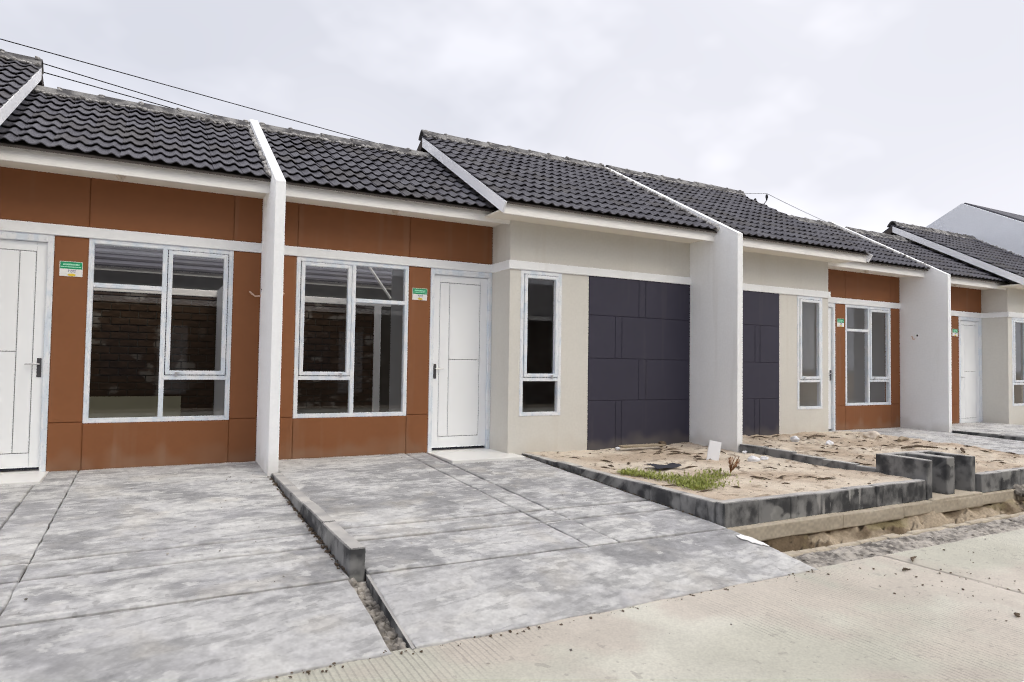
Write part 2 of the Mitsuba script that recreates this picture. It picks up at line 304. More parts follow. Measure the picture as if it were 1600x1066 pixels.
# ------------------------------------------------------------------ roof tiles (concrete, two waves each)
TW, TL_ = 0.2925, 0.335
def tile_mesh(seed):
    r = np.random.default_rng(seed); nx = 21; xs = np.linspace(0, 1, nx)
    c_ = np.cos(xs * 4 * math.pi); prof = -0.0135 * (c_ - 0.22 * np.cos(xs * 8 * math.pi)) + 0.008 * (0.5 - xs)
    us = [0.0, 0.010, TL_]; v, f = [], []
    chip = (r.random(nx) - 0.5) * 0.006
    for k, u in enumerate(us):
        for i in range(nx): v.append((xs[i] * (TW + 0.004), u + (chip[i] if k == 0 else 0), prof[i] + 0.027 - (0.004 if k == 0 else 0)))
    for i in range(nx): v.append((xs[i] * (TW + 0.004), chip[i] + 0.003, prof[i] + 0.014))
    for i in range(nx): v.append((xs[i] * (TW + 0.004), TL_, prof[i] + 0.014))
    idx = lambda k, i: k * nx + i
    for i in range(nx - 1):
        for k in (0, 1): f += [[idx(k, i), idx(k, i + 1), idx(k + 1, i + 1)], [idx(k, i), idx(k + 1, i + 1), idx(k + 1, i)]]
        f += [[idx(3, i), idx(3, i + 1), idx(0, i + 1)], [idx(3, i), idx(0, i + 1), idx(0, i)]]
        f += [[idx(4, i), idx(4, i + 1), idx(3, i + 1)], [idx(4, i), idx(3, i + 1), idx(3, i)]]
    for i in (0, nx - 1):
        q = [idx(3, i), idx(0, i), idx(1, i), idx(2, i), idx(4, i)]
        for a in range(1, 4): f.append([q[0], q[a], q[a + 1]] if i else [q[0], q[a + 1], q[a]])
    return trimesh.Trimesh(np.array(v), f, process=False)
TILES = [mikit.ply(tile_mesh(s), b, 35) for s, b in ((1, 'tile_dark'), (2, 'tile_mid'), (3, 'tile_dark'), (4, 'tile_warm'), (5, 'tile_mid'))]
ANG = math.degrees(math.atan(TAN))
def lay_tiles(roof, xa, xb, y0, z0, y1, zoff):
    n = max(1, round((xb - xa) / TW)); sx = (xb - xa) / n / TW
    L = (y1 - y0) / math.cos(math.radians(ANG)); rows = max(1, round(L / 0.272)); ex = L / rows
    r = np.random.default_rng(int(abs(xa) * 100) + 5)
    for j in range(rows):
        for i in range(n):
            key = numbered(roof + '__tile'); u = j * ex
            y = y0 + u * math.cos(math.radians(ANG)); z = z0 + u * math.sin(math.radians(ANG)) + zoff + 0.028
            lift = 5.9
            m = (T().translate([xa + i * TW * sx + r.normal() * 0.002, y + r.normal() * 0.003, z + r.normal() * 0.0015]).rotate([1, 0, 0], ANG - lift + r.normal() * 0.35)
                 .rotate([0, 0, 1], r.normal() * 0.35).scale([sx, 1.0, 1.0]))
            scene[key] = {**TILES[int(r.integers(5))], 'to_world': m}
def ridge(roof, xa, xb, y, z, seed):
    n = max(1, round((xb - xa) / 0.40)); w = (xb - xa) / n; r = np.random.default_rng(seed)
    for i in range(n):
        a, b = xa + i * w, xa + (i + 1) * w
        prof = [(-0.13, -0.075), (-0.10, -0.030), (-0.045, 0.030), (0, 0.045), (0.045, 0.030), (0.10, -0.030), (0.13, -0.075)]
        inner = [(q[0] * 0.86, q[1] - 0.022) for q in prof][::-1]
        m = prism_yz([(y + q[0], z + q[1] + r.normal() * 0.001) for q in prof + inner], a - 0.012, b)
        v = m.vertices.copy(); t = (v[:, 0] - a) / w; v[:, 2] += (0.5 - t) * 0.014 + r.normal() * 0.004; m.vertices = v
        put('ridge_cap', m, 'ridge_grey', roof)
    ms = []
    for i in range(int((xb - xa) / 0.035)):
        x = xa + i * 0.035 + r.random() * 0.03
        ms.append(rock((x, y - 0.128 + r.normal() * 0.010, z - 0.080 + r.normal() * 0.008), 0.016 + r.random() * 0.016, i + seed, 0.7, 1))
    for i in range(n + 1):
        x = min(max(xa + i * w, xa + 0.05), xb - 0.05)
        ms.append(rock((x, y - 0.02, z + 0.036), 0.026 + r.random() * 0.012, i + seed + 60, 0.5, 1))
        ms.append(rock((x + 0.01, y - 0.07, z + 0.002), 0.026, i + seed + 90, 0.6, 1))
    lab(put('mortar', cat(*ms), 'mortar', roof, True), kind='stuff')
def flashing(roof, x, y0, z0, y1, zoff, seed):
    """rough mortar where the tiles meet a party wall"""
    r = np.random.default_rng(seed); ms = []; n = int((y1 - y0) / 0.04)
    for i in range(n):
        t = (i + r.random() * 0.8) / n; y = y0 + (y1 - y0) * t
        ms.append(rock((x + r.normal() * 0.008, y, z0 + (y - y0) * TAN + zoff + 0.050 + r.normal() * 0.008), 0.020 + r.random() * 0.016, i + seed, 0.9, 1))
    lab(put('mortar', cat(*ms), 'mortar', roof, True), kind='stuff')

# ------------------------------------------------------------------ a house of the row. xi runs from the party wall next to its window (0) to the one next to its wing (6)
class House:
    def __init__(self, x0, s, dz, label, group=None):
        self.x0, self.s, self.dz = x0, s, dz
        self.key = thing('terrace_house', label, 'house')
    def X(self, xi): return self.x0 + self.s * xi
    def span(self, a, b): a, b = self.X(a), self.X(b); return min(a, b), max(a, b)
    def put(self, name, mesh, bsdf, sub=None, smooth=False):
        v = np.array(mesh.vertices, float); f = np.array(mesh.faces)
        v = np.c_[self.x0 + self.s * v[:, 0], v[:, 1], v[:, 2] + self.dz]
        if self.s < 0: f = f[:, ::-1]
        return put(name, trimesh.Trimesh(v, f, process=False), bsdf, (sub or self.key), smooth)

def ring(x0, x1, z0, z1, w, ya, yb, b=0.004):
    return cat(bx(x0, x0 + w, ya, yb, z0, z1, b), bx(x1 - w, x1, ya, yb, z0, z1, b),
               bx(x0 + w, x1 - w, ya, yb, z1 - w, z1, b), bx(x0 + w, x1 - w, ya, yb, z0, z0 + w, b))
def window(h, x0, x1, z0, z1, yf, mull=None, tl=None, tr=None):
    """yf: front face of the wall. tl, tr: transoms of the left (low xi, with the opening sash above) and the right light"""
    w, ya, yb = 0.048, yf - 0.008, yf + 0.07
    ms = [ring(x0, x1, z0, z1, w, ya, yb)]
    cols = [(x0 + w, x1 - w)]
    if mull:
        ms.append(bx(mull - 0.024, mull + 0.024, ya, yb, z0 + w, z1 - w, 0.004)); cols = [(x0 + w, mull - 0.024), (mull + 0.024, x1 - w)]
    panes = []
    a, b = cols[0]; ms.append(bx(a, b, ya, yb, tl - 0.024, tl + 0.024, 0.004)); panes.append((a, b, z0 + w, tl - 0.024))
    sash = (a + 0.007, b - 0.007, tl + 0.031, z1 - w - 0.007)
    if mull:
        a2, b2 = cols[1]; ms.append(bx(a2, b2, ya, yb, tr - 0.024, tr + 0.024, 0.004)); panes += [(a2, b2, z0 + w, tr - 0.024), (a2, b2, tr + 0.024, z1 - w)]
    k = h.put('window', cat(*ms), 'frame_film')
    h.put('sash', ring(*sash, 0.044, yf - 0.020, yf + 0.045), 'frame_film', k)
    h.put('gasket', ring(a - 0.001, b + 0.001, tl + 0.0235, z1 - w + 0.001, 0.010, yf + 0.012, yf + 0.055, 0), 'gasket', k)
    panes.append((sash[0] + 0.04, sash[1] - 0.04, sash[2] + 0.04, sash[3] - 0.04))
    for p in panes:
        m = trimesh.Trimesh([(p[0], yf + 0.03, p[2]), (p[1], yf + 0.03, p[2]), (p[1], yf + 0.03, p[3]), (p[0], yf + 0.03, p[3])], [[0, 1, 2], [0, 2, 3]], process=False)
        h.put('pane', m, 'glass', k)
    hx = sash[0] + (sash[1] - sash[0]) * 0.82
    h.put('latch', cat(bx(hx - 0.012, hx + 0.012, yf - 0.034, yf - 0.019, sash[2] - 0.02, sash[2] + 0.03, 0.003), bx(hx - 0.035, hx - 0.006, yf - 0.042, yf - 0.032, sash[2] + 0.015, sash[2] + 0.027, 0.003)), 'metal_light', k)
    return k
def panel(h, x0, x1, z0, z1, yf, bsdf, wall, g=0.0022, proud=0.009):
    return h.put('panel', bx(x0 + g, x1 - g, yf - proud, yf + 0.02, z0 + g, z1 - g, 0.0065), bsdf, wall)

def build_house(h, detail=2, verge=2.515, threshold=(2.0, 2.98, -0.85)):
    top = 3.02
    # brown wall: opening for window and door
    face = sbox(0.05, -0.5, XW + 0.1, top).difference(sbox(WL, ZWB, WR, ZBB)).difference(sbox(DL, 0.0, XW, ZBB))
    w = h.put('front_wall', prism_xz(face, 0.004, 0.12), 'brown_paint')
    for p in ((0.05, WL, -0.3, 0.478), (WL, WR, -0.3, ZWB), (WR, DL, -0.3, 0.478), (0.05, WL, 0.478, ZBB), (WR, DL, 0.478, ZBB),
              (0.05, 0.348, ZBT, top), (0.348, 1.726, ZBT, top), (1.726, XW, ZBT, top)):
        panel(h, *p, 0.0, 'brown_paint', w)
    # wing wall
    face = sbox(XW, -0.5, 5.95, top).difference(sbox(NL, ZWB, NR, ZBB))
    w2 = h.put('wing_wall', prism_xz(face, -WING, -WING + 0.12), 'cream_paint')
    h.put('return_wall', bx(XW, XW + 0.12, -WING + 0.12, 0.12, -0.5, top), 'cream_paint', w2)
    gz = [-0.35, 0.651, 1.232, 1.824, ZBB]; gx = [[4.585, 4.688], [4.985, 5.12], [4.57, 4.684], [4.982, 5.104]]
    h.put('panel_bed', bx(PL, 5.95, -WING - 0.004, -WING + 0.02, -0.35, ZBB), 'grey_paint', w2)
    for r_ in range(4):
        xs = [PL, *gx[r_], 5.95]
        for a, b in zip(xs[:-1], xs[1:]):
            panel(h, a, b, gz[r_], gz[r_ + 1], -WING - 0.004, 'grey_paint', w2)
    # white string course, wrapping the wing's corner
    bd = cat(bx(0.05, XW, -0.030, 0.02, ZBB, ZBT, 0.004), bx(XW - 0.030, XW + 0.02, -WING - 0.030, -0.028, ZBB, ZBT, 0.004), bx(XW + 0.018, 5.95, -WING - 0.030, -WING + 0.02, ZBB, ZBT, 0.004))
    h.put('string_course', bd, 'white_paint')
    # windows, door
    window(h, WL, WR, ZWB, ZBB - 0.002, 0.0, 1.024, 0.937, 1.886)
    window(h, NL, NR, ZWB, ZBB - 0.002, -WING, None, 0.942)
    d = h.put('door', cat(bx(DL, DL + 0.055, -0.012, 0.09, 0.0, ZBB - 0.002, 0.004), bx(XW - 0.050, XW - 0.002, -0.012, 0.09, 0.0, ZBB - 0.002, 0.004),
                          bx(DL + 0.055, XW - 0.050, -0.012, 0.09, ZBB - 0.075, ZBB - 0.002, 0.004)), 'frame_film')
    lab(d, 'white door with frame still in pale blue protective film')
    x0, x1, z0, z1 = DL + 0.060, XW - 0.054, 0.042, ZBB - 0.080
    h.put('leaf_core', bx(x0, x1, 0.044, 0.066, z0, z1), 'door_gap', d)  # backing painted grey so the grooves between the panels read as shaded
    g = 0.0045
    px0, pxm, px1, pz0, pzm, pz1 = 2.165, 2.300, 2.742, 0.185, 1.187, 2.190
    for a, b, c, e in ((x0, px0, z0, z1), (px1, x1, z0, z1), (px0, px1, z0, pz0), (px0, px1, pz1, z1)):
        h.put('stile', bx(a + (g if a == px1 else -0.001), b - (g if b == px0 else -0.001), 0.030, 0.056, c + (g if c == pz1 else 0), e - (g if e == pz0 else 0)), 'door_white', d)
    for a, b, c, e in ((px0, pxm, pz0, pz1), (pxm, px1, pz0, pzm), (pxm, px1, pzm, pz1)):
        h.put('door_panel', bx(a + g, b - g, 0.030, 0.056, c + g, e - g, 0.0015), 'door_white', d)
    k = h.put('handle', bx(2.088, 2.126, 0.020, 0.031, 0.935, 1.125, 0.003), 'metal_dark', d)
    h.put('lever', cat(tube([(2.107, 0.022, 1.065), (2.107, -0.018, 1.065)], 0.009), tube([(2.107, -0.016, 1.065), (2.16, -0.018, 1.066), (2.222, -0.014, 1.064)], [0.009, 0.008, 0.007])), 'metal_light', d)
    h.put('bottom_gap_shade', bx(x0, x1, 0.040, 0.060, 0.022, 0.041), 'gasket', d)  # dark strip painted in for the shaded gap under the leaf
    t0, t1, ty = threshold
    h.put('threshold', cat(bx(t0, t1, ty, 0.004, -0.16, 0.001, 0.006), bx(DL + 0.05, XW - 0.05, 0.004, 0.12, -0.16, 0.006)), 'tile_floor')
    # eaves
    fz = lambda y0, y1: (lambda X0, X1: prism_yz([(y0, 2.942), (y0 + 0.022, 2.942), (y0 + 0.022, 3.088), (y0, 3.068)], X0, X1))
    h.put('fascia', cat(fz(-0.50, 0)(0.051, XW - 0.002), fz(-0.50 - WING, 0)(verge + 0.02, 5.949)), 'fascia_paint')
    h.put('soffit', cat(bx(0.051, XW - 0.001, -0.478, 0.02, 2.988, 3.004), bx(XW - 0.0, 5.949, -0.478 - WING, -WING + 0.02, 2.988, 3.004),
                        bx(verge + 0.022, XW + 0.001, -0.478 - WING, -0.482, 2.989, 3.005)), 'soffit_paint')
    for x, y in ((1.45, -0.25),):
        lp = cat(trimesh.creation.cylinder(0.045, 0.016, sections=20, transform=trimesh.transformations.translation_matrix((x, y, 2.980))),
                 trimesh.creation.cylinder(0.026, 0.028, sections=20, transform=trimesh.transformations.translation_matrix((x, y, 2.960))))
        h.put('lamp_socket', lp, 'porcelain', None, 40)
    # roofs
    yr1, yr2 = 1.52, 1.74; zr1 = ZEAVE + (yr1 + 0.60) * TAN; zr2 = ZEAVE + (yr2 + 1.10) * TAN
    dk = lambda y0, yr, back, X0, X1: prism_yz([(y0 + 0.03, ZEAVE - 0.028 + 0.03 * TAN), (yr, ZEAVE + (yr - y0) * TAN - 0.028), (yr + back, ZEAVE + (yr - y0) * TAN - 0.028 - back * TAN),
                                                (yr + back, ZEAVE + (yr - y0) * TAN - 0.052 - back * TAN), (yr, ZEAVE + (yr - y0) * TAN - 0.052), (y0 + 0.03, ZEAVE - 0.052 + 0.03 * TAN)], X0, X1)
    rf = h.put('roof', cat(dk(-0.60, yr1, 1.5, 0.052, XW), dk(-1.10, yr2, 2.6, verge + 0.045, 5.948)), 'roof_deck')
    a, b = h.span(0.054, XW - 0.05); lay_tiles(rf, a, b, -0.60, ZEAVE, yr1, h.dz - 0.026)
    a, b = h.span(verge, 5.946); lay_tiles(rf, a, b, -1.10, ZEAVE, yr2, h.dz - 0.026)
    # rear slope: one sheet of the same tiles, out of sight of the street
    back = cat(*[prism_yz([(yr, zr + 0.01), (yr + bk, zr + 0.01 - bk * TAN), (yr + bk, zr - 0.02 - bk * TAN), (yr, zr - 0.02)], X0, X1) for yr, zr, bk, X0, X1 in ((yr1, zr1, 1.5, 0.054, 2.6), (yr2, zr2, 2.6, verge, 5.946))])
    h.put('rear_slope', back, 'tile_dark', rf)
    a, b = h.span(0.054, 2.62); ridge(rf, a, b, yr1, zr1 + h.dz + 0.045, 11 + int(h.x0 * 3 + h.s))
    a, b = h.span(verge - 0.015, 5.946); ridge(rf, a, b, yr2, zr2 + h.dz + 0.045, 41 + int(h.x0 * 3 + h.s))
    if h.s < 0: flashing(rf, h.X(0.062), -0.62, ZEAVE, yr1, h.dz - 0.02, 7)
    else: flashing(rf, h.X(5.938), -1.12, ZEAVE, yr2, h.dz - 0.02, 9)
    # bargeboard on the wing's verge
    zb = lambda y, o: ZEAVE + (y + 1.10) * TAN + o
    bb = prism_yz([(-1.12, zb(-1.10, -0.030)), (-1.04, 2.945), (yr2, zb(yr2, -0.175)), (yr2, zb(yr2, -0.030))], verge - 0.010, verge + 0.015)
    bb2 = prism_yz([(yr2, zb(yr2, -0.030)), (yr2, zb(yr2, -0.165)), (yr2 + 2.5, zb(yr2, -0.165) - 2.5 * TAN), (yr2 + 2.5, zb(yr2, -0.030) - 2.5 * TAN)], verge - 0.010, verge + 0.015)
    h.put('bargeboard', bb, 'barge_paint', rf); h.put('rear_bargeboard', bb2, 'roof_deck', rf)
    # gable infill above the wall, between the two roofs
    h.put('gable_infill', prism_yz([(-WING + 0.12, 3.0), (yr2, zb(yr2, -0.06)), (yr2 + 1.2, zb(yr2, -0.06) - 1.2 * TAN), (yr2 + 1.2, 3.0)], XW + 0.01, XW + 0.10), 'cream_paint')
    # room behind the glass
    if detail >= 1:
        h.put('room_floor', bx(0.05, 5.95, 0.13, 4.95, -0.3, -0.002), 'tile_floor')
        h.put('partition', cat(bx(2.27, 2.37, 0.9, 2.4, 0.0, 2.9), bx(2.37, XW + 0.0, 0.9, 1.0, 0.0, 2.9)), 'room_grey')
        h.put('side_lining', cat(bx(0.051, 0.062, 0.13, 3.1, 0, 3.2), bx(0.051, 0.13, 3.1, 4.99, 0, 2.37), bx(5.938, 5.949, -0.39, 3.0, 0, 3.2), bx(XW + 0.02, XW + 0.12, 1.0, 3.1, 0, 3.0)), 'room_grey')
        h.put('rear_wall', bx(XW + 0.12, 5.95, 3.0, 3.1, -0.3, 3.0), 'room_grey')
        h.put('ring_beam', bx(0.06, 5.94, 4.985, 5.16, 2.262, 2.378, 0.005), 'room_white')
        h.put('column', bx(2.765, 2.90, 4.98, 5.1, 0, 2.261, 0.004), 'room_white')
        for yy, zz in ((0.55, 3.55), (1.3, 3.97)):
            h.put('purlin', bx(0.07, 2.85, yy - 0.02, yy + 0.02, zz - 0.07 - 0.06, zz - 0.06), 'metal_light')
        h.put('neighbour_fascia', bx(0.0, 6.0, 5.86, 5.90, 2.715, 2.80), 'yard_light', None)
        h.put('neighbour_wall', bx(0.0, 6.0, 6.2, 6.3, -0.3, 2.9), 'yard_grey', None)
        nr = h.put('neighbour_roof', prism_yz([(5.80, 2.80), (9.0, 2.80 + 3.2 * 0.5), (9.0, 2.74 + 3.2 * 0.5), (5.80, 2.775)], 0.0, 6.0), 'tile_dark', None)
        for q in range(8):
            yy = 5.80 + q * 0.28; h.put('tile_course', bx(0.0, 6.0, yy - 0.02, yy + 0.03, 2.80 + (yy - 5.8) * 0.5, 2.84 + (yy - 5.8) * 0.5), 'tile_dark', nr)
        h.put('verge_board', tube([(2.70, 5.7, 3.33), (3.32, 5.7, 2.50)], 0.028, 4), 'yard_light', nr)
        bw = h.put('brick_wall', bx(0.06, 5.94, 5.02, 5.12, 0, 2.260), 'brick_mortar')
        if detail >= 2:
            r = np.random.default_rng(int(h.x0 + 20)); bh, bl = 0.122, 0.27
            for j in range(2, 19):
                x = 0.135 - (bl / 2 if j % 2 else 0)
                while x < 2.76:
                    a, b = max(x, 0.135) + 0.008, x + bl - 0.008; x += bl
                    if b > 2.765: b = 2.762
                    if b - a < 0.05: continue
                    q = (r.random() - 0.5) * 0.014; zt_ = min((j + 1) * bh - 0.008, 2.256)
                    if zt_ - j * bh < 0.04: continue
                    h.put('brick', bx(a, b, 5.004 + q, 5.03, j * bh + 0.008, zt_, 0.005), 'brick', bw)

GR = 'houses of the row'
H2 = House(0, 1, 0.0, 'middle terrace house with the fully visible dark grey wall panel')
H1 = House(0, -1, 0.0, 'brown fronted terrace house cut off by the photo\'s left edge')
H3 = House(12, -1, -0.01, 'terrace house behind the sand beds, its narrow window left of its brown part')
H4 = House(12, 1, -0.06, 'terrace house cut off by the right edge, right of the furthest white party wall')
build_house(H1, 2, verge=2.42, threshold=(1.985, 2.98, -0.62)); build_house(H2, 2); build_house(H3, 1, verge=2.575, threshold=(2.45, 2.98, -0.55)); build_house(H4, 1, threshold=(2.0, 3.0, -1.0))

# party walls
def party(xc, y0, z0, yr, zr, label, zb=-0.5, back=2.7):
    k = thing('party_wall', label, 'wall')
    sl = (zr - z0) / (yr - y0)
    put('wall', prism_yz([(y0, zb), (y0, z0), (yr, zr), (yr + back, zr - back * sl), (yr + back, zb)], xc - 0.05, xc + 0.05), 'white_paint', k)
    return k
party(0, -0.925, 2.988, 1.52, 4.405, 'white party wall fin nearest the camera, between the two brown house fronts')
party(6, -1.453, 2.993, 1.72, 4.735, 'white party wall fin at the back of the sand bed, right of the whole dark grey panel wall')
party(12, -0.925, 2.94, 1.58, 4.405, 'white party wall fin furthest right, right of the brown front with the tall window')
party(-6, -1.453, 2.993, 1.72, 4.735, 'white party wall fin beyond the left edge of the photo')

# tall gable house at the far end of the row
g = thing('gable_house', 'taller pale white gable end rising behind the roofs at the right edge', 'house')
put('gable_wall', prism_yz([(-0.9, -0.5), (-0.9, 4.085), (1.985, 5.647), (4.9, 4.22), (4.9, -0.5)], 17.95, 18.08), 'gable_paint', g)
put('front_wall', bx(18.08, 23.9, -0.9, -0.78, -0.5, 4.0), 'gable_paint', g)
put('rear_wall', bx(18.08, 23.9, 4.78, 4.9, -0.5, 4.2), 'gable_paint', g)
gr = put('roof', cat(prism_yz([(-1.4, 3.86), (1.985, 5.69), (1.985, 5.64), (-1.4, 3.81)], 18.10, 24.0), prism_yz([(1.985, 5.69), (5.2, 4.12), (5.2, 4.07), (1.985, 5.64)], 18.10, 24.0)), 'tile_dark', g)

# ------------------------------------------------------------------ number plates
def plate(x, z, label, dz=0.0):
    k = thing('house_number_plate', label, 'sign', None)
    w, hh, y = 0.198, 0.152, -0.008
    put('plate', bx(x - w / 2, x + w / 2, y - 0.005, y - 0.0005, z - hh / 2, z + hh / 2, 0.001), 'sign_white', k)
    put('green_header', bx(x - w / 2 + 0.006, x + w / 2 - 0.004, y - 0.0075, y - 0.004, z + 0.001, z + hh / 2 - 0.005), 'sign_green', k)
    r = np.random.default_rng(3); a = []
    xx = x - 0.068
    while xx < x + 0.062:                                    # two lines of lettering too small to read
        ww = 0.006 + r.random() * 0.006; a.append(bx(xx, xx + ww, y - 0.0085, y - 0.007, z + 0.036, z + 0.052)); xx += ww + 0.0025
    xx = x - 0.085
    while xx < x + 0.08:
        ww = 0.004 + r.random() * 0.005; a.append(bx(xx, xx + ww, y - 0.0085, y - 0.007, z + 0.016, z + 0.025)); xx += ww + 0.002
    put('lettering', cat(*a), 'sign_mint', k)
    a = []
    for q, (c, u) in enumerate(((-0.02, 0.016), (0.0, 0.026), (0.017, 0.022), (0.033, 0.024))):
        a.append(bx(x + c - 0.003, x + c + 0.003, y - 0.0068, y - 0.004, z - 0.014 - u, z - 0.010)); a.append(bx(x + c - 0.003, x + c + 0.007, y - 0.0066, y - 0.004, z - 0.016, z - 0.011))
    put('number', cat(*a), 'sign_ink', k)
    e = trimesh.creation.cylinder(0.5, 1.0, sections=28); v = e.vertices; e.vertices = np.c_[x + 0.006 + v[:, 0] * 0.070, y - 0.0055 + v[:, 2] * 0.003, z - 0.060 + v[:, 1] * 0.026]; e.fix_normals()
    put('yellow_emblem', e, 'sign_yellow', k)
plate(-1.867, 2.032, 'green and white number plate on the brown pillar at the far left of the photo')
plate(1.869, 2.011, 'green and white number plate left of the middle white door')
plate(12 - 1.869, 2.0, 'green and white number plate left of the tall window beyond the sand bed')
plate(12 + 1.869, 1.95, 'green and white number plate on the narrow brown strip at the right edge')

# conduit stubs sticking out of the party walls
def stub(x, y, z, s, label):
    k = thing('conduit_stub', label, 'conduit')
    put('tube', tube([(x, y, z), (x + s * 0.02, y - 0.005, z - 0.005), (x + s * 0.06, y - 0.01, z - 0.012), (x + s * 0.095, y - 0.015, z + 0.012), (x + s * 0.125, y - 0.02, z + 0.04)], 0.010), 'pipe_peach', k, 40)
    put('socket_hole', trimesh.creation.cylinder(0.018, 0.004, sections=14, transform=trimesh.transformations.translation_matrix((x, y - 0.05, z + 0.06)) @ trimesh.transformations.rotation_matrix(math.pi / 2, (0, 1, 0))), 'gasket', k)
stub(-0.05, -0.05, 1.87, -1, 'bent pink conduit stub on the left side of the nearest white party wall')
stub(0.05, -0.20, 1.86, 1, 'bent pink conduit stub on the right side of the nearest white party wall')
stub(11.95, -0.30, 1.75, -1, 'small conduit stub on the left side of the third white party wall')

# ------------------------------------------------------------------ driveways (slabs with scored joints)
def driveway(name, zf, xs, ys, base, gx=0.007):
    k = put(name, grid(np.linspace(*base[:2], 12), np.linspace(*base[2:], 24), lambda X, Y: zf(X, Y) - 0.026), 'slab_base', None, True); lab(k, kind='structure')
    s = 0
    for a, b in zip(xs[:-1], xs[1:]):
        for c, d in zip(ys[:-1], ys[1:]):
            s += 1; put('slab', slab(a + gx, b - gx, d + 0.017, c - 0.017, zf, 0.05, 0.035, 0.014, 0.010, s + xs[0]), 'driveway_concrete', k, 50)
    return k
YS = [0.0, -3.05, -3.39, -4.06]
k1 = driveway('driveway', d1, [-3.1, -2.03, -1.74, -0.025], YS, (-3.1, -0.03, -4.05, 0), 0.004)
k2 = driveway('driveway', d2, [0.085, 1.715, 1.985, 3.10], YS, (0.09, 3.1, -4.05, 0))
def ramp(k, zf, x0, x1, seed, y1=-4.07, y2=-4.90):
    put('ramp', slab(x0, x1, y2, y1, apron(zf), 0.16, 0.05, 0.016, 0.014, seed), 'driveway_concrete', k, 50)
ramp(k1, d1, -3.1, -0.040, 40); ramp(k2, d2, 0.085, 3.085, 50)
d3 = lambda x, y: 0.012 + 0.026 * y + 0 * x
d4 = lambda x, y: 0.035 - 0.018 * (y + 0.9) + 0 * x
k3 = driveway('driveway', d3, [9.5, 12.03], [0.0, -3.05, -4.06], (9.51, 12.03, -4.05, 0))
put('edge', bx(9.49, 9.6, -4.05, -0.02, -0.5, -0.13), 'beam_concrete', k3)
ramp(k3, d3, 9.5, 12.0, 60)
put('ramp_side', prism_yz([(-4.075, d2(0.1, -4.05) - 0.006), (-4.895, ROADZ + 0.004), (-4.895, -0.6), (-4.075, -0.6)], 0.066, 0.0835), 'kerb_plaster', k2)  # dark plaster plate added over the side face, its shade also in the colour
k4 = driveway('driveway', lambda x, y: 0.03 + 0.010 * np.minimum(0, -y) * 0 - 0.02 * (y < -3) * 0 + 0 * x, [12.05, 15.0], [0.0, -3.05, -4.06], (12.06, 15.0, -4.05, 0))
ramp(k4, lambda x, y: 0.03 + 0 * x, 12.1, 15.0, 70)

# kerb walls
def kerb(name, label, pts, w, zt, zbot, blk=0.42, seed=0):
    """pts: straight run (x0, y0) to (x1, y1); blocks with fine joints"""
    k = thing(name, label, 'kerb'); r = np.random.default_rng(seed)
    (xa, ya), (xb, yb) = pts; L = math.hypot(xb - xa, yb - ya); n = max(1, round(L / blk)); ux, uy = (xb - xa) / L, (yb - ya) / L
    for i in range(n):
        a, b = i * L / n + 0.002, (i + 1) * L / n - 0.002; zt_ = zt(((a + b) / 2) / L) if callable(zt) else zt
        m = bx(a, b, -w / 2, w / 2, zbot, zt_ + r.normal() * 0.003, 0.008).subdivide()
        v = m.vertices.copy(); v[:, 1] += (meshkit.noise(v * 6 + seed) - 0.5) * 0.008 + r.normal() * 0.002; v[:, 2] += (meshkit.noise(v * 8 + seed + 4) - 0.5) * 0.008
        m.vertices = np.c_[xa + v[:, 0] * ux - v[:, 1] * uy, ya + v[:, 0] * uy + v[:, 1] * ux, v[:, 2]]
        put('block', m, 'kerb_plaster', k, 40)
    return k
kerb('divider_kerb', 'dark step kerb between the two stamped grey driveways', ((0.03, -0.93), (0.03, -4.0)), 0.10, -0.006, -0.32, 0.75, 1)
kerb('planter_kerb', 'dark kerb between the middle driveway and the sand bed with the green weeds', ((3.15, -0.53), (3.15, -3.88)), 0.10, -0.004, -0.4, 0.42, 2)
kerb('planter_kerb', 'dark kerb with white drips along the front of the sand bed with green weeds', ((3.10, -3.935), (5.97, -3.925)), 0.10, -0.002, -0.21, 0.42, 3)
kerb('planter_kerb', 'dark kerb running forward from the second white party wall between the two sand beds', ((6.03, -1.46), (6.03, -3.60)), 0.10, lambda t: 0.105 - 0.07 * t, -0.4, 0.42, 4)
kerb('planter_kerb', 'dark grey kerb right of the concrete bin along the ditch', ((6.965, -3.945), (9.45, -3.945)), 0.10, 0.0, -0.21, 0.42, 5)
kerb('divider_kerb', 'dark step kerb along the raised front slab at the right edge', ((12.08, -0.93), (12.08, -4.0)), 0.09, 0.028, -0.5, 0.8, 6)
fb = thing('foundation_beam', 'pale rough concrete footing beam exposed under the front kerb along the ditch', 'beam')
r_ = np.random.default_rng(5); x = 3.09
while x < 9.4:
    L = 0.9 + r_.random() * 0.7; L = min(L, 9.45 - x)
    m = bx(x + 0.003, x + L - 0.003, -4.045 + r_.normal() * 0.006, -3.80, -0.335 + r_.normal() * 0.012, -0.205 + r_.normal() * 0.004, 0.012).subdivide().subdivide()
    v = m.vertices.copy(); v += (meshkit.fbm(v * 7, 3, 2) - 0.5)[:, None] * np.array([0.0, 0.03, 0.025]); m.vertices = v
    put('segment', m, 'beam_concrete', fb, 40); x += L
